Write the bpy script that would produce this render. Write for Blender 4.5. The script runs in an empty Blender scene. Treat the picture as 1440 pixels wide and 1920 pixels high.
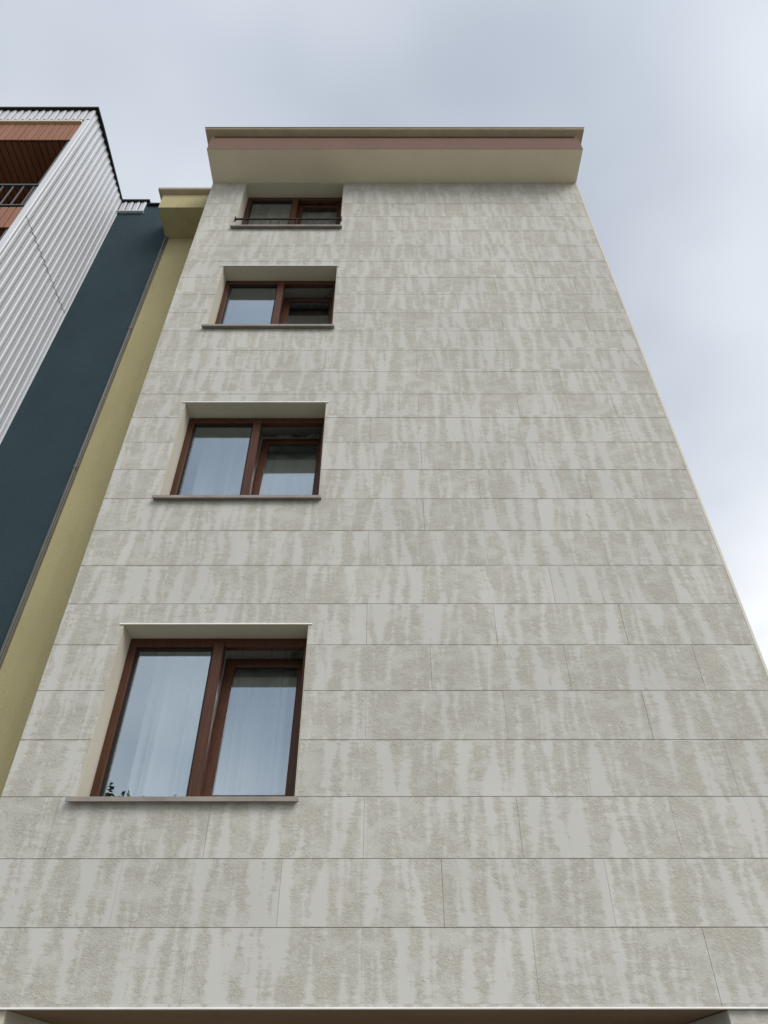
import bpy, bmesh, math, random
from mathutils import Vector, Matrix
R = math.radians
rnd = random.Random(7)
SC = bpy.context.scene
COL = SC.collection
EYE = 1.70                       # eye height above the ground

# ------------------------------------------------------------------ camera
cam = bpy.data.cameras.new('camera')
cam.sensor_fit = 'AUTO'; cam.sensor_width = 36.0
cam.lens = 1331.0 / 1920.0 * 36.0
cam.clip_start = 0.05; cam.clip_end = 2000
co = bpy.data.objects.new('camera', cam); COL.objects.link(co)
co.matrix_world = (Matrix.Translation((0, -5.468, EYE)) @ Matrix.Rotation(-0.0012, 4, 'Z')
                   @ Matrix.Rotation(math.pi/2 + 0.7126, 4, 'X') @ Matrix.Rotation(-0.0010, 4, 'Z'))
SC.camera = co

# ------------------------------------------------------------------ sky and sun
SUN_EL, SUN_AZ = 42.0, 38.0       # azimuth measured from -y (street side) towards +x
w = bpy.data.worlds.new('World'); SC.world = w; w.use_nodes = True
nt = w.node_tree; nt.nodes.clear()
def wn(t, **k):
    n = nt.nodes.new(t)
    for a, b in k.items(): setattr(n, a, b)
    return n
L = nt.links.new
out = wn('ShaderNodeOutputWorld'); bg = wn('ShaderNodeBackground'); L(bg.outputs[0], out.inputs[0])
bg.inputs[1].default_value = 0.07
sky = wn('ShaderNodeTexSky', sky_type='NISHITA'); sky.sun_disc = False
sky.sun_elevation = R(SUN_EL); sky.sun_rotation = R(180 - SUN_AZ)
sky.air_density = 1.0; sky.dust_density = 1.5; sky.ozone_density = 1.0
tc = wn('ShaderNodeTexCoord')
sep = wn('ShaderNodeSeparateXYZ'); L(tc.outputs['Generated'], sep.inputs[0])
def wm(op, a, b=None, clamp=False):
    n = wn('ShaderNodeMath', operation=op); n.use_clamp = clamp
    for i, v in enumerate((a, b)):
        if v is None: continue
        if isinstance(v, (int, float)): n.inputs[i].default_value = v
        else: L(v, n.inputs[i])
    return n.outputs[0]
zc = wm('MAXIMUM', sep.outputs[2], 0.0)
den = wm('ADD', zc, 0.22)
px = wm('DIVIDE', sep.outputs[0], den); py = wm('DIVIDE', sep.outputs[1], den)
cmb = wn('ShaderNodeCombineXYZ'); L(px, cmb.inputs[0]); L(py, cmb.inputs[1]); cmb.inputs[2].default_value = 33.3
def wnoise(scale, detail, rough, dist):
    n = wn('ShaderNodeTexNoise'); L(cmb.outputs[0], n.inputs['Vector'])
    n.inputs['Scale'].default_value = scale; n.inputs['Detail'].default_value = detail
    n.inputs['Roughness'].default_value = rough; n.inputs['Distortion'].default_value = dist
    return n.outputs[0]
n1 = wnoise(1.7, 4, 0.45, 0.15)
n2 = wnoise(0.8, 3, 0.5, 0.1)
# clouds: blue grey overhead, whiter towards the horizon, mottled by two noises
elev = wm('MULTIPLY', zc, -0.95)
lum = wm('ADD', wm('ADD', wm('MULTIPLY', n1, 0.95), wm('MULTIPLY', n2, 0.50)), wm('ADD', elev, 0.51), True)
cr = wn('ShaderNodeValToRGB'); L(lum, cr.inputs[0])
e = cr.color_ramp.elements
e[0].position = 0.10; e[0].color = (0.555, 0.625, 0.72, 1)
e[1].position = 0.75; e[1].color = (0.90, 0.93, 0.97, 1)
m = e.new(0.42); m.color = (0.685, 0.737, 0.803, 1)
cl = wn('ShaderNodeVectorMath', operation='SCALE'); L(cr.outputs[0], cl.inputs[0]); cl.inputs['Scale'].default_value = 9.8
mx = wn('ShaderNodeMix', data_type='RGBA')
n3 = wnoise(1.15, 4, 0.45, 0.2)
gap = wn('ShaderNodeValToRGB'); L(n3, gap.inputs[0])
gap.color_ramp.elements[0].position = 0.34; gap.color_ramp.elements[0].color = (0.52, 0.52, 0.52, 1)
gap.color_ramp.elements[1].position = 0.54; gap.color_ramp.elements[1].color = (1, 1, 1, 1)
L(gap.outputs[0], mx.inputs['Factor']); L(sky.outputs[0], mx.inputs['A']); L(cl.outputs[0], mx.inputs['B'])
L(mx.outputs['Result'], bg.inputs[0])

sl = bpy.data.lights.new('sun', 'SUN'); sl.energy = 1.35; sl.angle = R(32); sl.color = (1.0, 0.965, 0.92)
so = bpy.data.objects.new('sun', sl); COL.objects.link(so)
sd = Vector((math.cos(R(SUN_EL))*math.sin(R(SUN_AZ)), -math.cos(R(SUN_EL))*math.cos(R(SUN_AZ)), math.sin(R(SUN_EL))))
so.rotation_euler = sd.to_track_quat('Z', 'Y').to_euler()
so.location = (8, -12, 20)

vs = SC.view_settings
vs.view_transform = 'Standard'; vs.look = 'None'; vs.gamma = 1; vs.use_curve_mapping = False
vs.exposure = 0.70

# ------------------------------------------------------------------ helpers
def obj(name, bm, mat, parent=None, label=None, kind=None, loc=None, smooth=False):
    bmesh.ops.recalc_face_normals(bm, faces=bm.faces[:])
    me = bpy.data.meshes.new(name); bm.to_mesh(me); bm.free()
    if smooth:
        for p in me.polygons: p.use_smooth = True
    return link(name, me, mat, parent, label, kind, loc)
def link(name, me, mat, parent=None, label=None, kind=None, loc=None):
    if mat is not None and not me.materials: me.materials.append(mat)
    o = bpy.data.objects.new(name, me); COL.objects.link(o)
    if loc is not None: o.location = loc
    if parent is not None: o.parent = parent
    if label: o['label'] = label
    if kind: o['kind'] = kind
    return o
def thing(name, label, cat, loc=(0, 0, 0), group=None):
    o = bpy.data.objects.new(name, None); COL.objects.link(o)
    o.empty_display_size = 0.3; o.location = loc
    o['label'] = label; o['category'] = cat
    if group: o['group'] = group
    bpy.context.view_layer.update()
    return o
def box(bm, x0, x1, y0, y1, z0, z1, bev=0.0, seg=1):
    r = bmesh.ops.create_cube(bm, size=1.0)
    for v in r['verts']:
        v.co = Vector((x0 + (v.co.x + .5)*(x1-x0), y0 + (v.co.y + .5)*(y1-y0), z0 + (v.co.z + .5)*(z1-z0)))
    if bev > 0:
        es = list({ed for v in r['verts'] for ed in v.link_edges})
        bmesh.ops.bevel(bm, geom=es, offset=bev, segments=seg, affect='EDGES', profile=0.6)
def boxm(*a, **k):
    bm = bmesh.new(); box(bm, *a, **k); return bm
def tube(bm, a, b, r0, r1=None, n=10):
    a, b = Vector(a), Vector(b); r1 = r0 if r1 is None else r1
    q = (b-a).to_track_quat('Z', 'Y'); lo = []; hi = []
    for i in range(n):
        t = 2*math.pi*i/n; d = q @ Vector((math.cos(t), math.sin(t), 0))
        lo.append(bm.verts.new(a + d*r0)); hi.append(bm.verts.new(b + d*r1))
    for i in range(n):
        bm.faces.new((lo[i], lo[(i+1) % n], hi[(i+1) % n], hi[i]))
    bm.faces.new(lo[::-1]); bm.faces.new(hi)
def prism_x(bm, prof, x0, x1):
    """extrude a (y, z) outline along x"""
    a = [bm.verts.new((x0, y, z)) for y, z in prof]; b = [bm.verts.new((x1, y, z)) for y, z in prof]
    n = len(prof)
    for i in range(n): bm.faces.new((a[i], a[(i+1) % n], b[(i+1) % n], b[i]))
    bm.faces.new(a[::-1]); bm.faces.new(b)
def holed(xs, zs, keep, y0, y1, bev=0.0):
    """plate in the xz plane made of the grid cells for which keep() holds, one outline, thickness y0..y1"""
    bm = bmesh.new(); V = {}
    def vv(i, j):
        if (i, j) not in V: V[(i, j)] = bm.verts.new((xs[i], y0, zs[j]))
        return V[(i, j)]
    fs = []
    for i in range(len(xs)-1):
        for j in range(len(zs)-1):
            if keep((xs[i]+xs[i+1])/2, (zs[j]+zs[j+1])/2):
                fs.append(bm.faces.new((vv(i, j), vv(i+1, j), vv(i+1, j+1), vv(i, j+1))))
    bmesh.ops.dissolve_limit(bm, angle_limit=0.01, verts=bm.verts[:], edges=bm.edges[:])
    bmesh.ops.recalc_face_normals(bm, faces=bm.faces[:])
    front = bm.faces[:]
    border = [ed for ed in bm.edges if ed.is_boundary]
    r = bmesh.ops.extrude_face_region(bm, geom=front)
    bmesh.ops.translate(bm, verts=[v for v in r['geom'] if isinstance(v, bmesh.types.BMVert)], vec=(0, y1-y0, 0))
    if bev > 0:
        es = [ed for ed in bm.edges if all(abs(v.co.y-y0) < 1e-6 for v in ed.verts) and len(ed.link_faces) == 2
              and any(abs(f.normal.y) < 0.5 for f in ed.link_faces)]
        bm.normal_update()
        es = [ed for ed in bm.edges if all(abs(v.co.y-y0) < 1e-6 for v in ed.verts)
              and any(abs(f.normal.y) < 0.5 for f in ed.link_faces)]
        bmesh.ops.bevel(bm, geom=es, offset=bev, segments=1, affect='EDGES')
    return bm

# ------------------------------------------------------------------ materials
class Mat:
    def __init__(s, name, color=(.5, .5, .5), rough=.7, spec=.3, metal=0.0):
        s.m = bpy.data.materials.new(name); s.m.use_nodes = True
        s.nt = s.m.node_tree; s.b = s.nt.nodes['Principled BSDF']
        s.b.inputs['Base Color'].default_value = (*color, 1); s.b.inputs['Roughness'].default_value = rough
        s.b.inputs['Specular IOR Level'].default_value = spec; s.b.inputs['Metallic'].default_value = metal
        s.geo = s.n('ShaderNodeNewGeometry')
        s.pos = s.geo.outputs['Position']
    def n(s, t, **k):
        nd = s.nt.nodes.new(t)
        for a, b in k.items(): setattr(nd, a, b)
        return nd
    def l(s, a, b): s.nt.links.new(a, b)
    def math(s, op, a, b=None, clamp=False):
        nd = s.n('ShaderNodeMath', operation=op); nd.use_clamp = clamp
        for i, v in enumerate((a, b)):
            if v is None: continue
            if isinstance(v, (int, float)): nd.inputs[i].default_value = v
            else: s.l(v, nd.inputs[i])
        return nd.outputs[0]
    def map(s, vec, scale, loc=(0, 0, 0), rot=(0, 0, 0)):
        nd = s.n('ShaderNodeMapping'); s.l(vec, nd.inputs[0])
        nd.inputs['Scale'].default_value = scale; nd.inputs['Location'].default_value = loc; nd.inputs['Rotation'].default_value = rot
        return nd.outputs[0]
    def noise(s, vec, scale, detail=3, rough=.5, dist=0.0):
        nd = s.n('ShaderNodeTexNoise'); s.l(vec, nd.inputs['Vector'])
        nd.inputs['Scale'].default_value = scale; nd.inputs['Detail'].default_value = detail
        nd.inputs['Roughness'].default_value = rough; nd.inputs['Distortion'].default_value = dist
        return nd.outputs[0]
    def ramp(s, fac, *stops):
        nd = s.n('ShaderNodeValToRGB'); s.l(fac, nd.inputs[0]); el = nd.color_ramp.elements
        def c(v): return (*v, 1) if isinstance(v, tuple) else (v, v, v, 1)
        el[0].position, el[0].color = stops[0][0], c(stops[0][1]); el[1].position, el[1].color = stops[-1][0], c(stops[-1][1])
        for p, v in stops[1:-1]: q = el.new(p); q.color = c(v)
        return nd.outputs[0]
    def mix(s, fac, a, b, mode='MIX'):
        nd = s.n('ShaderNodeMix', data_type='RGBA'); nd.blend_type = mode
        for v, k in ((fac, 'Factor'), (a, 'A'), (b, 'B')):
            if isinstance(v, (int, float)): nd.inputs[k].default_value = v
            elif isinstance(v, tuple): nd.inputs[k].default_value = (*v, 1)
            else: s.l(v, nd.inputs[k])
        return nd.outputs['Result']
    def color(s, c): s.l(c, s.b.inputs['Base Color'])
    def bump(s, h, strength=.5, dist=.01):
        nd = s.n('ShaderNodeBump'); nd.inputs['Strength'].default_value = strength; nd.inputs['Distance'].default_value = dist
        s.l(h, nd.inputs['Height']); s.l(nd.outputs[0], s.b.inputs['Normal'])

JZ = [1.012, 1.445, 1.881, 2.326, 2.752, 3.187, 3.615, 4.052, 4.482, 4.907, 5.327, 5.752, 6.160, 6.578, 7.000,
      7.434, 7.850, 8.262, 8.711, 9.144, 9.577, 10.020, 10.472, 10.932, 11.368]      # joint heights above the eye
JZ = [z + EYE for z in JZ]

def plaster():
    """trowelled facade plaster: coarse beige grain with smooth pale strokes running down each course"""
    s = Mat('trowelled_plaster', rough=.85, spec=.2)
    sp = s.n('ShaderNodeSeparateXYZ'); s.l(s.pos, sp.inputs[0])
    # number of the course, so that the strokes start anew at each joint
    cz = s.math('DIVIDE', s.math('SUBTRACT', sp.outputs[2], JZ[0] + .005), (JZ[-1]-JZ[0])/24.0)
    k = s.math('FLOOR', cz)
    wnz = s.n('ShaderNodeTexWhiteNoise', noise_dimensions='1D'); s.l(k, wnz.inputs['W'])
    t = s.math('FRACT', cz)
    wob = s.math('MULTIPLY', s.math('SUBTRACT', s.noise(s.map(s.pos, (3, 1, 5)), 1, 2, .5), .5), .07)
    x0 = s.math('ADD', s.math('ADD', sp.outputs[0], s.math('MULTIPLY', wnz.outputs['Value'], 7.3)), wob)
    def strokes(w, seed, wide, taper, lean):
        u = s.math('DIVIDE', x0, w); i = s.math('FLOOR', u); fr = s.math('FRACT', u)
        cb = s.n('ShaderNodeCombineXYZ'); s.l(i, cb.inputs[0]); s.l(k, cb.inputs[1]); cb.inputs[2].default_value = seed
        wn = s.n('ShaderNodeTexWhiteNoise', noise_dimensions='3D'); s.l(cb.outputs[0], wn.inputs['Vector'])
        rc = s.n('ShaderNodeSeparateColor'); s.l(wn.outputs['Color'], rc.inputs[0])
        r1, r2, r3 = rc.outputs[0], rc.outputs[1], rc.outputs[2]
        tt = s.math('SUBTRACT', t, .5)
        c = s.math('ADD', s.math('MULTIPLY', s.math('SUBTRACT', r1, .5), .36), s.math('MULTIPLY', s.math('MULTIPLY', s.math('SUBTRACT', r3, .5), lean), tt))
        hw = s.math('ADD', s.math('MULTIPLY', s.math('SUBTRACT', r2, .28), wide), s.math('MULTIPLY', s.math('MULTIPLY', s.math('SUBTRACT', s.math('FRACT', s.math('MULTIPLY', r2, 37.3)), .5), taper), tt))
        d = s.math('ABSOLUTE', s.math('SUBTRACT', s.math('SUBTRACT', fr, .5), c))
        return s.math('MULTIPLY', s.math('SUBTRACT', hw, d), w)
    d1 = strokes(.205, 1.0, .38, .80, .6); d2 = strokes(.122, 5.0, .26, .60, .6); d3 = strokes(.33, 9.0, .20, .40, .35)
    F = s.math('MAXIMUM', s.math('MAXIMUM', d1, d2), d3)
    rag = s.noise(s.map(s.pos, (8, 1, 26)), 1, 4, .62)             # sideways tongues on the stroke edges
    fine = s.noise(s.pos, 70, 3, .6)
    big = s.noise(s.map(s.pos, (1.6, 1, 1.6)), 1, 3, .5)
    F = s.math('ADD', F, s.math('MULTIPLY', s.math('SUBTRACT', rag, .5), .130))
    F = s.math('ADD', F, s.math('MULTIPLY', s.math('SUBTRACT', fine, .5), .030))
    F = s.math('ADD', F, s.math('MULTIPLY', s.math('SUBTRACT', big, .5), .13))
    crisp = s.ramp(s.math('ADD', s.math('MULTIPLY', F, 6.0), .5), (.40, 0.0), (.61, 1.0))
    rub = s.noise(s.map(s.pos, (4.5, 1, 7)), 1, 4, .6)
    rubbed = s.math('MULTIPLY', s.ramp(rub, (.47, 0.0), (.62, 1.0)), .62)
    mask = s.math('MAXIMUM', crisp, rubbed)                       # 1 = smooth stroke
    grain = s.noise(s.map(s.pos, (1, 1, 1.35)), 44, 4, .62, 1.1)
    coarse = s.mix(s.ramp(grain, (.30, 0.0), (.70, 1.0)), (.362, .350, .305), (.460, .448, .398))
    tone = s.ramp(s.noise(s.map(s.pos, (1.4, 1, 1.0)), 1, 3, .55), (.3, 0.95), (.7, 1.03))
    col = s.mix(mask, coarse, (.487, .486, .457))
    oi = s.n('ShaderNodeObjectInfo')
    col = s.mix(1.0, s.mix(1.0, col, tone, 'MULTIPLY'), s.ramp(oi.outputs['Random'], (0, .965), (1, 1.02)), 'MULTIPLY')
    s.color(col)
    inv = s.math('SUBTRACT', 1.0, mask)
    h = s.math('ADD', s.math('MULTIPLY', s.math('MULTIPLY', grain, inv), 1.0), s.math('MULTIPLY', mask, .72))
    h = s.math('ADD', h, s.math('MULTIPLY', s.noise(s.pos, 190, 2, .5), .06))
    s.bump(h, .8, .009)
    return s.m
def render_mat(name, col, var=.12, grain=60, bump=.35, spec=.2, stain=0.0):
    s = Mat(name, col, .9, spec)
    n = s.noise(s.pos, grain, 4, .65); big = s.noise(s.map(s.pos, (1, 1, .55)), 1.1, 4, .6)
    lo = tuple(c*(1-var) for c in col); hi = tuple(min(1, c*(1+var)) for c in col)
    c = s.mix(s.ramp(big, (.3, 0.0), (.7, 1.0)), lo, hi)
    c = s.mix(s.math('MULTIPLY', s.ramp(n, (.35, 0.0), (.65, 1.0)), .35), c, tuple(x*.75 for x in col))
    if stain:
        st = s.ramp(s.noise(s.map(s.pos, (5, 5, .35)), 1, 4, .6), (.5, 0.0), (.75, 1.0))
        c = s.mix(s.math('MULTIPLY', st, stain), c, tuple(x*.62 for x in col))
    s.color(c); s.bump(n, bump, .006)
    return s.m
def metal_paint(name, col, rough=.42, spec=.5, dirt=.12):
    s = Mat(name, col, rough, spec)
    n = s.noise(s.map(s.pos, (3, 3, .8)), 1.5, 4, .6)
    s.color(s.mix(s.ramp(n, (.35, 0.0), (.75, 1.0)), col, tuple(c*(1-dirt) for c in col)))
    s.l(s.ramp(s.noise(s.map(s.pos, (4, 4, .6)), 1, 3), (.3, rough-.05), (.7, rough+.06)), s.b.inputs['Roughness'])
    return s.m
def wood(name, dark, light, axis='z', rough=.45, spec=.35, tintvar=.18):
    s = Mat(name, dark, rough, spec)
    sc = {'z': (60, 60, 2.5), 'y': (60, 2.5, 60), 'x': (2.5, 60, 60)}[axis]
    g = s.noise(s.map(s.pos, sc), 1, 4, .6, .6)
    c = s.mix(s.ramp(g, (.3, 0.0), (.7, 1.0)), dark, light)
    oi = s.n('ShaderNodeObjectInfo')
    t = s.ramp(oi.outputs['Random'], (0, 1-tintvar), (1, 1+tintvar*.6))
    s.color(s.mix(1.0, c, t, 'MULTIPLY')); s.bump(g, .15, .002)
    return s.m

M = {}
M['plaster'] = plaster()
M['joint'] = render_mat('joint_mortar', (.43, .415, .37), .08)
M['cream'] = render_mat('cream_reveal_render', (.56, .525, .435), .05, 90, .18)
M['bead'] = render_mat('cream_corner_bead', (.60, .58, .50), .05, 90, .1)
M['soffit'] = render_mat('beige_soffit_render', (.76, .70, .56), .06, 80, .2)
M['fascia'] = render_mat('brown_fascia_render', (.175, .112, .088), .08, 110, .5)
M['yellow'] = render_mat('olive_yellow_render', (.425, .380, .210), .10, 36, .8, stain=.30)
M['dark'] = render_mat('slate_blue_render', (.030, .054, .066), .14, 34, .9, .25, stain=.12)
M['under'] = render_mat('passage_ceiling_render', (.23, .16, .105), .15, 40, .3)
M['trim'] = metal_paint('beige_sheet_metal', (.62, .555, .44))
M['trimdark'] = metal_paint('brown_sheet_metal', (.12, .095, .075))
M['drip'] = metal_paint('white_drip_profile', (.80, .79, .76), .5)
M['sill'] = metal_paint('grey_brown_sill_stone', (.27, .245, .215), .45, .45, .35)
M['white'] = metal_paint('white_coated_steel', (.58, .60, .64), .38, .45, .08)
M['black'] = metal_paint('black_coated_steel', (.014, .014, .015), .6, .2)
M['rail'] = metal_paint('dark_grey_steel', (.07, .075, .08), .4)
M['galv'] = metal_paint('grey_joint_profile', (.125, .125, .125), .5, .4, .45)
M['frame'] = wood('mahogany_stained_frame', (.046, .017, .008), (.086, .033, .0165), 'z', .38, .3, .03)
M['frameh'] = wood('mahogany_stained_rail', (.046, .017, .008), (.086, .033, .0165), 'x', .35, .5, .03)
M['board'] = wood('reddish_cedar_board', (.215, .088, .046), (.30, .132, .074), 'z', .55, .3, .10)
M['soffitboard'] = wood('reddish_cedar_soffit', (.19, .075, .040), (.27, .112, .062), 'y', .55, .3, .10)
M['gasket'] = Mat('black_rubber_gasket', (.012, .012, .013), .6).m
M['room'] = render_mat('interior_paint', (.42, .40, .36), .04)
M['roof'] = render_mat('roof_gravel', (.30, .29, .27), .2)
M['handle'] = metal_paint('brushed_handle', (.35, .33, .30), .35)

def glass():
    s = Mat('coated_window_glass'); nt_ = s.nt
    o = nt_.nodes['Material Output']; nt_.nodes.remove(s.b)
    tr = s.n('ShaderNodeBsdfTransparent'); tr.inputs[0].default_value = (.87, .905, .885, 1)
    gl = s.n('ShaderNodeBsdfGlossy'); gl.inputs['Roughness'].default_value = 0.0; gl.inputs['Color'].default_value = (.78, .885, 1.0, 1)
    dp = s.n('ShaderNodeVectorMath', operation='DOT_PRODUCT'); s.l(s.geo.outputs['Incoming'], dp.inputs[0]); s.l(s.geo.outputs['Normal'], dp.inputs[1])
    gr = s.math('POWER', s.math('SUBTRACT', 1.0, s.math('ABSOLUTE', dp.outputs['Value'])), 3.0)
    f = s.math('ADD', s.math('MULTIPLY', gr, .85), .27, True)      # coated double glazing mirrors about a third of the sky
    # float glass is never dead flat
    wv = s.noise(s.map(s.pos, (1, 1, .5)), 2.2, 1, .4)
    bp = s.n('ShaderNodeBump'); bp.inputs['Strength'].default_value = .05; bp.inputs['Distance'].default_value = .02
    s.l(wv, bp.inputs['Height']); s.l(bp.outputs[0], gl.inputs['Normal'])
    mixs = s.n('ShaderNodeMixShader'); s.l(f, mixs.inputs[0]); s.l(tr.outputs[0], mixs.inputs[1]); s.l(gl.outputs[0], mixs.inputs[2])
    s.l(mixs.outputs[0], o.inputs[0])
    return s.m
M['glass'] = glass()
def cloth(name, col, trans=.45):
    s = Mat(name, col, .9, .1); o = s.nt.nodes['Material Output']
    tl = s.n('ShaderNodeBsdfTranslucent'); tl.inputs[0].default_value = (*col, 1)
    weave = s.noise(s.map(s.pos, (160, 160, 30)), 1, 2, .5)
    c = s.mix(s.ramp(weave, (.3, 0.0), (.7, 1.0)), tuple(x*.88 for x in col), col); s.color(c)
    mixs = s.n('ShaderNodeMixShader'); mixs.inputs[0].default_value = trans
    s.l(s.b.outputs[0], mixs.inputs[1]); s.l(tl.outputs[0], mixs.inputs[2]); s.l(mixs.outputs[0], o.inputs[0])
    return s.m
M['sheer'] = cloth('white_sheer_cloth', (.88, .89, .90), .12)
M['drape'] = cloth('beige_drape_cloth', (.80, .70, .56), .15)
M['darkdrape'] = cloth('grey_brown_drape_cloth', (.22, .19, .17), .15)

# ------------------------------------------------------------------ ground
def sheet(x0, x1, y0, y1, z, t=.3): return boxm(x0, x1, y0, y1, z-t, z)
def asphalt():
    s = Mat('asphalt', (.05, .05, .05), .9); n = s.noise(s.pos, 90, 3, .7); b = s.noise(s.pos, .6, 4)
    s.color(s.mix(s.ramp(n, (.35, 0.0), (.7, 1.0)), s.mix(b, (.035, .035, .036), (.06, .058, .055)), (.10, .098, .092)))
    s.bump(n, .5, .006); return s.m
def soil(name, c1, c2, c3):
    s = Mat(name, c2, .95); n = s.noise(s.pos, 25, 5, .7); b = s.noise(s.pos, .35, 4)
    s.color(s.mix(s.ramp(n, (.3, 0.0), (.7, 1.0)), s.mix(b, c1, c2), c3))
    s.bump(n, .8, .03); return s.m
def paving():
    s = Mat('concrete_paving', (.32, .31, .29), .9)
    br = s.n('ShaderNodeTexBrick'); s.l(s.map(s.pos, (2.5, 2.5, 1)), br.inputs[0])
    br.inputs['Color1'].default_value = (.42, .40, .36, 1); br.inputs['Color2'].default_value = (.36, .345, .31, 1)
    br.inputs['Mortar'].default_value = (.10, .098, .09, 1); br.inputs['Mortar Size'].default_value = .012
    br.inputs['Brick Width'].default_value = .5; br.inputs['Row Height'].default_value = .5
    n = s.noise(s.pos, 40, 4, .65)
    s.color(s.mix(.3, br.outputs[0], s.mix(n, (.18, .175, .16), (.42, .40, .37)))); s.bump(n, .3, .004); return s.m
M['asphalt'], M['soil'], M['paving'] = asphalt(), soil('gravelly_ground', (.16, .145, .115), (.24, .215, .17), (.30, .275, .22)), paving()
M['lawn'] = soil('grass', (.030, .052, .014), (.07, .085, .03), (.085, .105, .035))
bm = bmesh.new()
for v in ((-600, -600), (600, -600), (600, 600), (-600, 600)): bm.verts.new((*v, -.124))
bm.verts.ensure_lookup_table(); bm.faces.new(bm.verts[:]); obj('ground', bm, M['soil'], kind='structure')
obj('pavement', boxm(-3.2, 9, -9.0, 3.2, -.3, 0.0), M['paving'], kind='structure')
obj('lawn', boxm(-16, -3.2, -9.0, 0.96, -.3, 0.01), M['lawn'], kind='structure')
obj('road', boxm(-90, 90, -16.0, -9.15, -.4, -.12), M['asphalt'], kind='structure')
obj('kerb', boxm(-90, 90, -9.15, -9.0, -.4, 0.012, bev=.02), M['paving'], kind='structure')

# ------------------------------------------------------------------ main apartment building
XL, XR = -2.892, 3.276
ZB = EYE + .568                     # lower edge of the rendered front
ZS = EYE + 12.117                   # underside of the eave
OV = .549
DEEP = 9.0
WX0, WX1 = -2.322, -.672
WIN = [(EYE+1.875, EYE+3.393), (EYE+4.918, EYE+6.421), (EYE+7.931, EYE+9.446), (EYE+10.570, EYE+12.080)]
def inwin(x, z, g=0.0):
    return any(WX0-g < x < WX1+g and a-g < z < b+g for a, b in WIN)

main = thing('apartment_building', 'tall pale apartment block with streaked plaster panels and four brown windows', 'building', (0, 0, 0))
# wall behind the panels, with the window openings
xs = [XL+.004, WX0-.0045, WX1+.0045, XR-.004]; zs = sorted([ZB+.004] + [v for a, b in WIN for v in (a-.03, b+.0045)] + [ZS])
obj('wall', holed(xs, zs, lambda x, z: not inwin(x, z, .003), .007, .30), M['joint'], main)
bm = bmesh.new()
box(bm, XL, XL+.30, .303, DEEP, ZB+.004, ZS); box(bm, XR-.30, XR, .303, DEEP, ZB+.004, ZS)
box(bm, XL+.303, XR-.303, DEEP-.3, DEEP, ZB+.004, ZS)
obj('side_wall', bm, M['bead'], main)
# panels, course by course in running bond
FA = [-2.44, -1.295, -.145, 1.003, 2.153]; FB = [-1.862, -.728, .412, 1.577, 2.700]
levels = [ZB] + JZ + [ZS]
for c in range(len(levels)-1):
    z0, z1 = levels[c], levels[c+1]
    cuts = [XL] + [x + rnd.uniform(-.004, .004) for x in (FA if c % 2 == 0 else FB)] + [XR - .022]
    g = .0021; gv = .0017
    vg = [rnd.choice((.0003, .0005, .0008, .0012)) for _ in cuts]
    a0 = z0 + (g if c else 0); a1 = z1 - (g if c < len(levels)-2 else .002)
    for i in range(len(cuts)-1):
        gv = vg[i]; gw = vg[i+1]
        x0 = cuts[i] + (gv if i else 0); x1 = cuts[i+1] - (gw if i < len(cuts)-2 else .001)
        hit = [(a, b) for a, b in WIN if a < a1-.02 and b > a0+.02 and WX0 < x1-.01 and WX1 > x0+.01]
        X = [x0, x1]; Z = [a0, a1]
        if hit:
            X += [v for v in (WX0-.0052, WX1+.0052) if x0+.005 < v < x1-.005]
            for a, b in hit: Z += [v for v in (a-.03, b+.0052) if a0+.01 < v < a1-.01]
        X.sort(); Z.sort()
        if hit and not any(not inwin((X[p]+X[p+1])/2, (Z[q]+Z[q+1])/2, .003) for p in range(len(X)-1) for q in range(len(Z)-1)):
            continue
        y = rnd.uniform(-.0008, .0008)
        obj('panel', holed(X, Z, (lambda x, z: not inwin(x, z, .003)) if hit else (lambda x, z: True), y, .0085, .0011), M['plaster'], main)
obj('corner_bead', boxm(XR-.022, XR+.008, -.003, .30, ZB, ZS-.002, bev=.004), M['bead'], main)
obj('drip_edge', boxm(XL, XR+.012, -.012, .02, ZB-.012, ZB-.001, bev=.003), M['drip'], main)

# eave: slab soffit, brown fascia, beige metal roof edging
E0 = -OV
obj('soffit', boxm(XL, XR, E0+.004, .30, ZS, ZS+.12), M['soffit'], main)
FZ = ZS + .55
obj('fascia', boxm(XL-.002, XR+.002, E0, E0+.06, ZS+.001, ZS+.452), M['fascia'], main)
obj('painted_shadow_gap', boxm(XL+.03, XR-.03, E0+.028, E0+.06, ZS+.453, FZ+.02), M['black'], main)  # shade of the recess above the fascia, painted as a black strip
for a, b in ((XL-.002, XL+.06), (XR-.06, XR+.002)):
    obj('fascia', boxm(a, b, E0+.061, DEEP+.3, ZS+.003, ZS+.452), M['fascia'], main)
    obj('painted_shadow_gap', boxm(a+.032, b-.02, E0+.061, DEEP+.3, ZS+.453, FZ+.02), M['black'], main)  # same blackened shade carried along the eave sides
obj('flat_roof', boxm(XL+.062, XR-.062, E0+.062, DEEP+.3, ZS+.2, FZ+.02), M['roof'], main)
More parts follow.
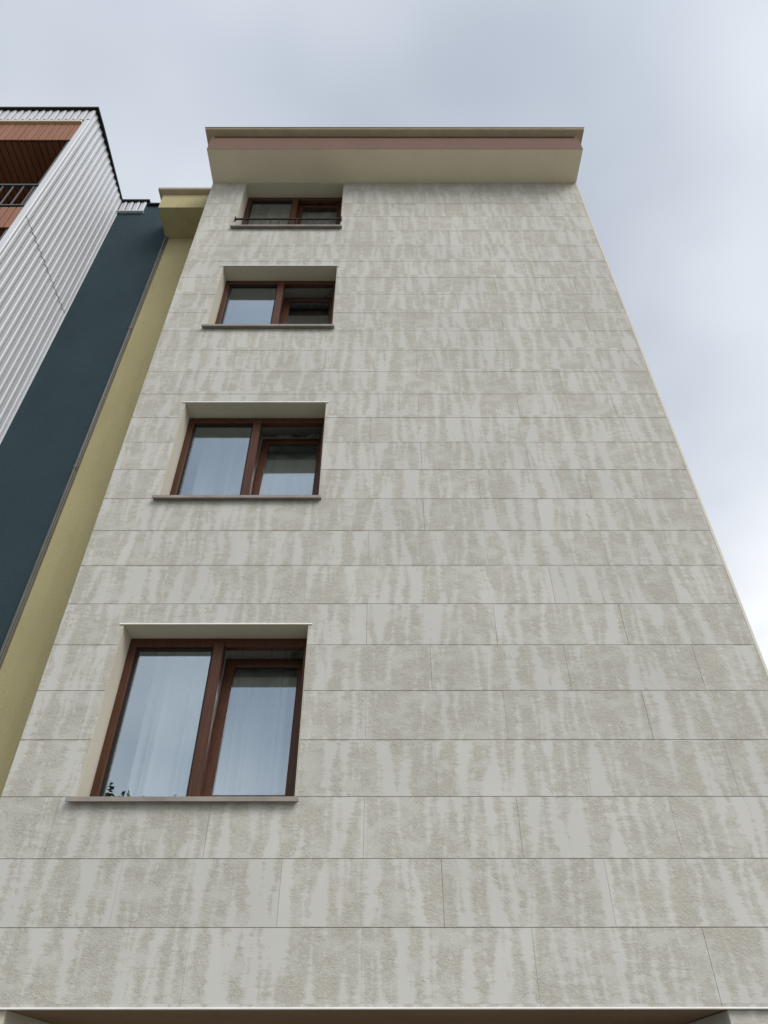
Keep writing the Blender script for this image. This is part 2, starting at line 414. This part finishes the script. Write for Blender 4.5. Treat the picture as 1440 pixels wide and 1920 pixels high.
def roof_edge(parent, x0, x1, ys, ye, z, p=.085, right=True, flat_h=.075):
    """folded sheet edging: sloped underside, thin lip, mitred at the corners"""
    def ring(d, zz):
        return [(x0-d, ye, zz), (x0-d, ys-d, zz), (x1+d if right else x1, ys-d, zz), (x1+d if right else x1, ye, zz)]
    rings = [ring(-.01, z-.012), ring(p, z+.018), ring(p+.004, z+flat_h), ring(p-.012, z+flat_h+.012), ring(-.35, z+flat_h+.03)]
    bm = bmesh.new(); R_ = [[bm.verts.new(v) for v in r] for r in rings]
    for a, b in zip(R_, R_[1:]):
        for i in range(3 if right else 2): bm.faces.new((a[i], a[i+1], b[i+1], b[i]))
    bmesh.ops.solidify(bm, geom=bm.faces[:], thickness=.003)
    obj('roof_edging', bm, M['trim'], parent)
roof_edge(main, XL, XR, E0, DEEP+.3, FZ-.02, .10)
bm = bmesh.new(); box(bm, XL-.112, XR+.112, E0-.112, E0-.106, FZ+.035, FZ+.058)
obj('edging_lip', bm, M['trimdark'], main)

# ground floor under the overhanging front: passage ceiling, left wall, right pier
obj('passage_ceiling', boxm(XL+.3, 2.19, .021, 4.5, ZB-.010, ZB+.10), M['under'], main)
obj('passage_wall', boxm(XL, -2.40, .03, 4.5, -.05, ZB-.012), M['cream'], main)
obj('passage_wall', boxm(-2.399, 2.189, 4.3, 4.5, -.05, ZB-.012), M['under'], main)
obj('pier', boxm(2.19, XR, .024, 4.5, -.05, ZB-.013, bev=.004), M['plaster'], main)

YF = .235                           # front of the window frames
def curtain_mesh(x0, x1, z0, z1, y, n, amp, seed, flat=.0):
    r = random.Random(seed); bm = bmesh.new(); N = int((x1-x0)/.0085); Zs = 10
    ph = [r.uniform(0, 6.28) for _ in range(6)]
    fr = [r.uniform(.75, 1.3) for _ in range(6)]
    rows = []
    for j in range(Zs+1):
        t = j/Zs; row = []
        for i in range(N+1):
            u = i/N; x = x0 + (x1-x0)*u
            sn = math.sin(u*n*6.283*fr[0] + ph[0] + .9*math.sin(u*7*fr[3] + ph[4]))
            a = (math.copysign(abs(sn)**.65, sn)*.55 + 0*math.sin(u*n*6.283*fr[0] + ph[0] + .6*math.sin(u*9*fr[3] + ph[4])) * .55 +
                 math.sin(u*n*6.283*1.9*fr[1] + ph[1] + .3*t) * .16 + math.sin(u*n*6.283*.45*fr[2] + ph[2]) * .45)
            spread = 1.0 - .35*t
            row.append(bm.verts.new((x + .012*math.sin(u*n*6.283*fr[0]*2+ph[3])*spread, y + amp*a*spread, z0 + (z1-z0)*t)))
        rows.append(row)
    for j in range(Zs):
        for i in range(N): bm.faces.new((rows[j][i], rows[j][i+1], rows[j+1][i+1], rows[j+1][i]))
    return bm

def ring(x0, x1, z0, z1, l, r, b, t, y0, y1, bev=0.0):
    xs, zs = [x0, x0+l, x1-r, x1], [z0, z0+b, z1-t, z1]
    return holed(xs, zs, lambda x, z: not (xs[1] < x < xs[2] and zs[1] < z < zs[2]), y0, y1, bev)
def window(k, tilt):
    zb, zt = WIN[k]
    # lining of the opening
    obj('reveal', holed([WX0-.004, WX0, WX1, WX1+.004], [zb-.001, zt, zt+.004], lambda x, z: z > zt or x < WX0 or x > WX1, -.0015, .30), M['cream'], main)
    if k < 3:
        obj('drip_bead', boxm(WX0-.035, WX1+.035, -.011, -.0045, zt-.002, zt+.010), M['drip'], main)
    # frame
    fx0, fx1, fz0, fz1 = WX0+.003, WX1-.003, zb+.002, zt-.003
    MX = -1.497                                              # middle of the mullion
    y0, y1 = YF, YF+.075
    bt = .068
    w_ = obj('window', ring(fx0, fx1, fz0, fz1, bt, bt*.75, .07, .085, y0, y1, .006), M['frame'], main)
    obj('mullion', boxm(MX-.048, MX+.048, y0-.022, y1, fz0+.01, fz1-.042, bev=.007), M['frame'], w_)
    # left fixed light
    lx0, lx1, lz0, lz1 = fx0+bt, MX-.048, fz0+.07, fz1-.085
    q = .022
    obj('gasket', ring(lx0, lx1, lz0, lz1, q, q, q, q, y0+.030, y0+.062), M['gasket'], w_)
    obj('pane', boxm(lx0+.008, lx1-.008, y0+.040, y0+.046, lz0+.008, lz1-.008), M['glass'], w_)
    # right sash, hinged at the bottom and tilted into the room
    sx0, sx1, sz0, sz1 = MX+.026, fx1-bt*.75+.022, fz0+.045, fz1-.068
    T = Matrix.Translation((0, y0+.080, sz0)) @ Matrix.Rotation(R(-tilt), 4, 'X') @ Matrix.Translation((0, -(y0+.080), -sz0))
    st = .072
    bm = ring(sx0, sx1, sz0, sz1, st+.022, st*.9+.022, .085, .085, y0+.077, y0+.135, .007)
    bm.transform(T); obj('sash', bm, M['frame'], w_)
    bm = boxm(sx0+st+.014, sx1-st*.9-.014, y0+.098, y0+.104, sz0+.077, sz1-.077); bm.transform(T)
    obj('pane', bm, M['glass'], w_)
    bm = bmesh.new(); tube(bm, (sx1-.015, y0+.07, fz1-.10), (sx1-.20, y0+.10+math.sin(R(tilt))*(sz1-sz0), sz0+math.cos(R(tilt))*(sz1-sz0)-.01), .007)
    obj('stay_arm', bm, M['rail'], w_)
    # sill
    bm = bmesh.new()
    prism_x(bm, [(-.058, zb-.046), (-.046, zb-.046), (-.046, zb-.030), (.232, zb-.016), (.232, zb), (-.058, zb-.012)], WX0-.052, WX1+.030)
    s_ = obj('sill', bm, M['sill'], w_)
    # room behind
    bm = bmesh.new(); rx0, rx1, ry0, ry1 = XL+.32, .6, .305, 3.6
    box(bm, rx0, rx1, ry1, ry1+.1, zb-1.0, zt+.25); box(bm, rx0-.016, rx0, ry0, ry1, zb-1.0, zt+.25); box(bm, rx1, rx1+.1, ry0, ry1, zb-1.0, zt+.25)
    box(bm, rx0, rx1, ry0, ry1, zt+.25, zt+.33); box(bm, rx0, rx1, ry0, ry1, zb-1.1, zb-1.0)
    obj('room', bm, M['room'], main)
    return w_
TILT = [6.2, 7.6, 6.5, 0.6]
for k in range(4): window(k, TILT[k])
# guard rail of the top window
zb, zt = WIN[3]
bm = bmesh.new(); box(bm, WX0-.006, WX1+.006, -.030, -.008, zb+.225, zb+.258, bev=.004)
box(bm, WX0-.016, WX0-.004, -.044, -.005, zb+.195, zb+.288); box(bm, WX1+.004, WX1+.016, -.044, -.005, zb+.195, zb+.288)
g_ = obj('guard_rail', bm, M['black'], main)
bm = bmesh.new(); tube(bm, (0, 0, 0), (0, 0, .240), .007, n=8); me = None
for i in range(11):
    x = WX0 + (WX1-WX0)*(i+1)/12
    if me is None:
        o = obj('baluster', bm, M['black'], g_, loc=(x, -.019, zb-.012)); me = o.data
    else: link('baluster', me, None, g_, loc=(x, -.019, zb-.012))

def curtain(k, name, label, x0, x1, y, n, amp, mat, seed, z0=None, z1=None):
    a, b = WIN[k]
    cm = curtain_mesh(x0, x1, a-.35 if z0 is None else z0, b+.20 if z1 is None else z1, y, n, amp, seed)
    cm_o = obj(name, cm, mat, smooth=True); cm_o['label'] = label; cm_o['category'] = 'curtain'
curtain(0, 'sheer_curtain', 'white sheer curtain in soft folds behind the lowest of the four windows', -2.21, -.60, .68, 7.5, .095, M['sheer'], 3)
curtain(1, 'sheer_curtain', 'white sheer curtain behind the second window from the bottom', -2.25, -.60, .72, 6.5, .085, M['sheer'], 5)
curtain(2, 'drape', 'dark grey drape behind the open right half of the third window up', -1.45, -.55, .66, 6, .045, M['darkdrape'], 8)
curtain(3, 'drape', 'beige drape hanging behind the top window with the black guard rail', -2.32, -.55, .46, 8, .075, M['drape'], 11)

# ------------------------------------------------------------------ olive yellow building, set back to the left
YW = 1.0; YX0 = -3.925; YX1 = XL - .004
yb = thing('stucco_building', 'narrow olive yellow rendered building squeezed between pale block and dark wall', 'building', (-3.4, 1, 0))
def yo(name, bm, mat, **k):
    bm.transform(Matrix.Translation((3.4, -1, 0))); return obj(name, bm, mat, yb, **k)
yo('wall', boxm(YX0, YX1, YW, DEEP, -.05, ZS), M['yellow'])
yo('soffit', boxm(YX0, YX1, YW-.566, YW+.3, ZS+.001, ZS+.12), M['yellow'])
yo('fascia', boxm(YX0-.002, YX1, YW-.57, DEEP, ZS+.003, ZS+.50), M['yellow'])
class _P: pass
def roof_edge_y():
    tmp = roof_edge
    x0, x1, ys, ye, z, p, fh = YX0, YX1, YW-.57, DEEP, ZS+.49, .085, .075
    def ring(d, zz): return [(x0-d, ye, zz), (x0-d, ys-d, zz), (x1, ys-d, zz)]
    rings = [ring(-.01, z-.012), ring(p, z+.018), ring(p+.004, z+fh), ring(p-.012, z+fh+.012), ring(-.35, z+fh+.03)]
    bm = bmesh.new(); R_ = [[bm.verts.new(v) for v in r] for r in rings]
    for a, b in zip(R_, R_[1:]):
        for i in range(2): bm.faces.new((a[i], a[i+1], b[i+1], b[i]))
    bmesh.ops.solidify(bm, geom=bm.faces[:], thickness=.003)
    yo('roof_edging', bm, M['trim'])
roof_edge_y()
bm = bmesh.new(); tube(bm, (YX0+.012, YW-.022, 0), (YX0+.012, YW-.022, ZS-.002), .018); 
for z in (2.5, 5.1, 8.0, 11.0): tube(bm, (YX0+.012, YW-.022, z), (YX0+.012, YW-.022, z+.05), .024)
yo('joint_profile', bm, M['galv'])
bm = bmesh.new(); box(bm, YX0+.034, YX0+.056, YW-.007, YW-.001, 0, ZS-.002)
yo('joint_seal', bm, M['galv'])

# ------------------------------------------------------------------ slate and timber building at far left
CX = -5.05; NF = -.62; BX0 = -11.5
DW = 1.012
db = thing('balcony_building', 'dark slate rendered building with white ribbed cladding and timber balconies', 'building', (-6, 1, 0))
def do(name, bm, mat, parent=None, **k):
    bm.transform(Matrix.Translation((6, -1, 0))); return obj(name, bm, mat, parent or db, **k)
ZT = EYE + 13.51                    # top of the parapet
do('wall', boxm(BX0, YX0-.006, DW, DEEP, -.05, EYE+13.36), M['dark'])
do('coping', boxm(-4.50, YX0+.02, DW-.05, DEEP, EYE+13.361, EYE+13.41, bev=.004), M['black'])
SP, SG = .125, .020                 # pitch of the white slats and the open slot between them
def slat_mesh(h, width=SP-SG, th=.004):
    """one bowed steel slat, local x = outwards, y = along the wall, z = up"""
    bm = bmesh.new()
    prof = [(-.022, 0), (-.014, .003), (-.012, .042), (-.003, .052), (0, .060), (.001, .076), (0, .092), (-.005, width-.004), (-.022, width)]
    f = [[bm.verts.new((x, y, z)) for x, y in prof] for z in (0, h)]
    k = [[bm.verts.new((x-th, y, z)) for x, y in prof] for z in (0, h)]
    n = len(prof)
    for i in range(n-1):
        bm.faces.new((f[0][i], f[0][i+1], f[1][i+1], f[1][i])); bm.faces.new((k[0][i], k[1][i], k[1][i+1], k[0][i+1]))
        bm.faces.new((f[0][i], k[0][i], k[0][i+1], f[0][i+1])); bm.faces.new((f[1][i], f[1][i+1], k[1][i+1], k[1][i]))
    for i in (0, n-1): bm.faces.new((f[0][i], f[1][i], k[1][i], k[0][i]))
    return bm
def slats(n, h, place, rot=0.0):
    me = None
    for i in range(n):
        x, y, z = place(i)
        if me is None: o = obj('cladding_slat', slat_mesh(h), M['white'], db, loc=(x+6, y-1, z)); me = o.data
        else: o = link('cladding_slat', me, None, db, loc=(x+6, y-1, z))
        o.rotation_euler = (0, 0, rot)
SEAM = [0.2, EYE+.795, EYE+3.795, EYE+6.795, EYE+9.80, EYE+13.49]
for i in range(5):
    z0 = SEAM[i] - (.05 if i else 0)
    slats(13, SEAM[i+1]-z0, lambda j: (CX-.030+.009*i+rnd.uniform(-.0012, .0012), NF+.006+SP*j, z0))
bm = bmesh.new(); box(bm, CX-.16, CX-.075, NF+.02, DW-.001, 0.1, SEAM[-1]); do('wing_wall', bm, M['rail'])
# edge trims of the clad wing
do('corner_trim', boxm(CX-.095, CX+.012, NF-.022, NF+.003, .2, SEAM[-1]-.40, bev=.011), M['white'])
do('corner_trim', boxm(CX-.03, CX+.022, DW-.02, DW-.002, .2, SEAM[-1]-.40, bev=.003), M['white'])
# white ribbed parapet strips and black capping
PZ0 = EYE + 13.09
slats(int((CX-BX0)/SP), ZT-.03-PZ0, lambda j: (CX-.10-SP*j, NF-.030, PZ0), -math.pi/2)
slats(4, ZT-.03-EYE-13.10, lambda j: (CX+.012+SP*j, DW-.030, EYE+13.10), -math.pi/2)
do('parapet_backing', boxm(BX0, CX-.03, NF-.005, NF+.055, EYE+13.09, ZT-.03), M['rail'])
do('parapet_backing', boxm(CX-.02, CX+.50, DW-.012, DW-.003, EYE+13.10, ZT-.03), M['rail'])
do('parapet_flashing', boxm(CX+.02, CX+.515, DW-.055, DW-.002, EYE+13.07, EYE+13.099, bev=.003), M['white'])
do('parapet_wall', boxm(BX0, CX-.165, NF+.06, NF+.25, EYE+12.97, ZT-.03), M['rail'])
bm = bmesh.new()
box(bm, BX0, CX+.058, NF-.070, NF+.27, ZT-.02, ZT+.02)
r8 = bmesh.ops.create_cube(bm, size=1.0)['verts']
for v in r8:
    far = v.co.y > 0; x = (CX+.022 if far else CX+.058) if v.co.x > 0 else CX-.25
    v.co = Vector((x, DW-.06 if far else NF+.271, ZT+.02 if v.co.z > 0 else ZT-.02))
box(bm, CX-.25, CX+.545, DW-.059, DW+.25, ZT-.02, ZT+.02)
do('capping', bm, M['black'])
do('gutter_trim', boxm(BX0, CX-.105, NF-.045, NF+.05, EYE+12.965, EYE+13.03, bev=.006), M['trim'])
do('painted_shadow_gap', boxm(BX0, CX-.105, NF-.02, NF+.05, EYE+13.031, EYE+13.085), M['black'])  # black strip painted as shade between gutter trim and parapet slats
# loggias: board clad bands, board soffits, railings
PIT = .112
NB = int((CX-.105-BX0)/PIT)
def loggia(zf0, zf1, detailed, rail):
    do('balcony_slab', boxm(BX0, CX-.165, NF+.03, DW-.003, zf0+.03, zf0+.30), M['rail'])
    do('band_backing', boxm(BX0, CX-.165, NF+.022, NF+.028, zf0+.002, zf1), M['black'])
    bb = bmesh.new(); sb = bmesh.new()
    mb = ms = None
    for i in range(NB):
        x1 = CX-.107-i*PIT; x0 = x1-PIT+.013
        if detailed:
            if mb is None:
                t = boxm(-(PIT-.013), 0, 0, .021, 0, zf1-zf0, bev=.004)
                mb = obj('board', t, M['board'], db, loc=(x1+6, NF-1, zf0)).data
                t = boxm(-(PIT-.013), 0, 0, DW-NF-.06, 0, .018, bev=.004)
                ms = obj('soffit_board', t, M['soffitboard'], db, loc=(x1+6, NF+.03-1, zf0+.008)).data
            else:
                link('board', mb, None, db, loc=(x1+6, NF-1+rnd.uniform(-.0015, .0015), zf0))
                link('soffit_board', ms, None, db, loc=(x1+6, NF+.03-1, zf0+.008+rnd.uniform(-.001, .001)))
        else:
            box(bb, x0, x1, NF, NF+.021, zf0, zf1); box(sb, x0, x1, NF+.03, DW-.03, zf0+.008, zf0+.026)
    if not detailed:
        do('board_cladding', bb, M['board'], kind='stuff'); do('soffit_cladding', sb, M['soffitboard'], kind='stuff')
    else: bb.free(); sb.free()
    if rail:
        bm = bmesh.new(); z = zf1
        box(bm, BX0, CX-.11, NF+.0, NF+.05, z+.70, z+.735, bev=.004); box(bm, BX0, CX-.11, NF+.005, NF+.045, z+.07, z+.10, bev=.004)
        rl = do('balcony_railing', bm, M['rail'])
        mbar = None
        for i in range(40):
            x = CX-.19-i*.155
            if mbar is None:
                t = bmesh.new(); tube(t, (0, 0, 0), (0, 0, .60), .013, n=8)
                mbar = obj('bar', t, M['rail'], rl, loc=(x+6, NF+.025-1, z+.10)).data
            else: link('bar', mbar, None, rl, loc=(x+6, NF+.025-1, z+.10))
    # balcony door in the back wall, lost in the shade
loggia(EYE+12.305, EYE+12.96, True, False)
loggia(EYE+9.387, EYE+9.975, True, True)
for k in (1, 2, 3):
    loggia(EYE+9.387-2.95*k, EYE+9.975-2.95*k, False, True)
do('back_boarding', boxm(BX0, CX-.165, DW-.03, DW-.004, 0, EYE+12.30), M['soffitboard'])

# ------------------------------------------------------------------ street tree behind the viewer, seen mirrored in the lowest window
def leafmat():
    s = Mat('tree_leaf', (.06, .10, .03), .6, .3); oi = s.noise(s.pos, 1.6, 3)
    s.color(s.mix(s.ramp(oi, (.3, 0.0), (.7, 1.0)), (.030, .060, .016), (.085, .125, .035))); return s.m
M['leaf'] = leafmat(); M['bark'] = render_mat('bark', (.10, .078, .055), .2, 30, .8)
def tree(x, y, H, crown, seed, label):
    r = random.Random(seed); t = thing('street_tree', label, 'tree', (x, y, -.1))
    bm = bmesh.new(); tube(bm, (0, 0, 0), (.1, .05, H*.35), .16, .12); tube(bm, (.1, .05, H*.35), (.05, -.1, H*.75), .12, .05)
    tips = []
    for i in range(11):
        z = H*(.3+.055*i); a = i*2.4; rr = crown*(1-.06*i)*r.uniform(.6, .9)
        p = (rr*math.cos(a), rr*math.sin(a), z+crown*.35); tube(bm, (.06, 0, z), p, .055, .018, 6); tips.append(p)
    tips.append((.05, -.1, H*.9))
    obj('trunk', bm, M['bark'], t)
    bm = bmesh.new()
    for p in tips:
        for c in range(9):
            q = Vector(p) + Vector((r.gauss(0, .5), r.gauss(0, .5), r.gauss(0, .45)))
            for _ in range(34):
                v = q + Vector((r.gauss(0, .26), r.gauss(0, .26), r.gauss(0, .22)))
                if v.z > H: continue
                d = Vector((r.uniform(-1, 1), r.uniform(-1, 1), r.uniform(-.6, .6))).normalized(); e_ = d.orthogonal().normalized()
                s = r.uniform(.05, .10)
                bm.faces.new([bm.verts.new(v + d*s*1.5), bm.verts.new(v + e_*s*.7), bm.verts.new(v - d*s*1.5), bm.verts.new(v - e_*s*.7)])
    obj('crown', bm, M['leaf'], t)
tree(-8.3, -15.4, 9.6, 2.2, 4, 'leafy green street tree mirrored at the corner of the lowest window')
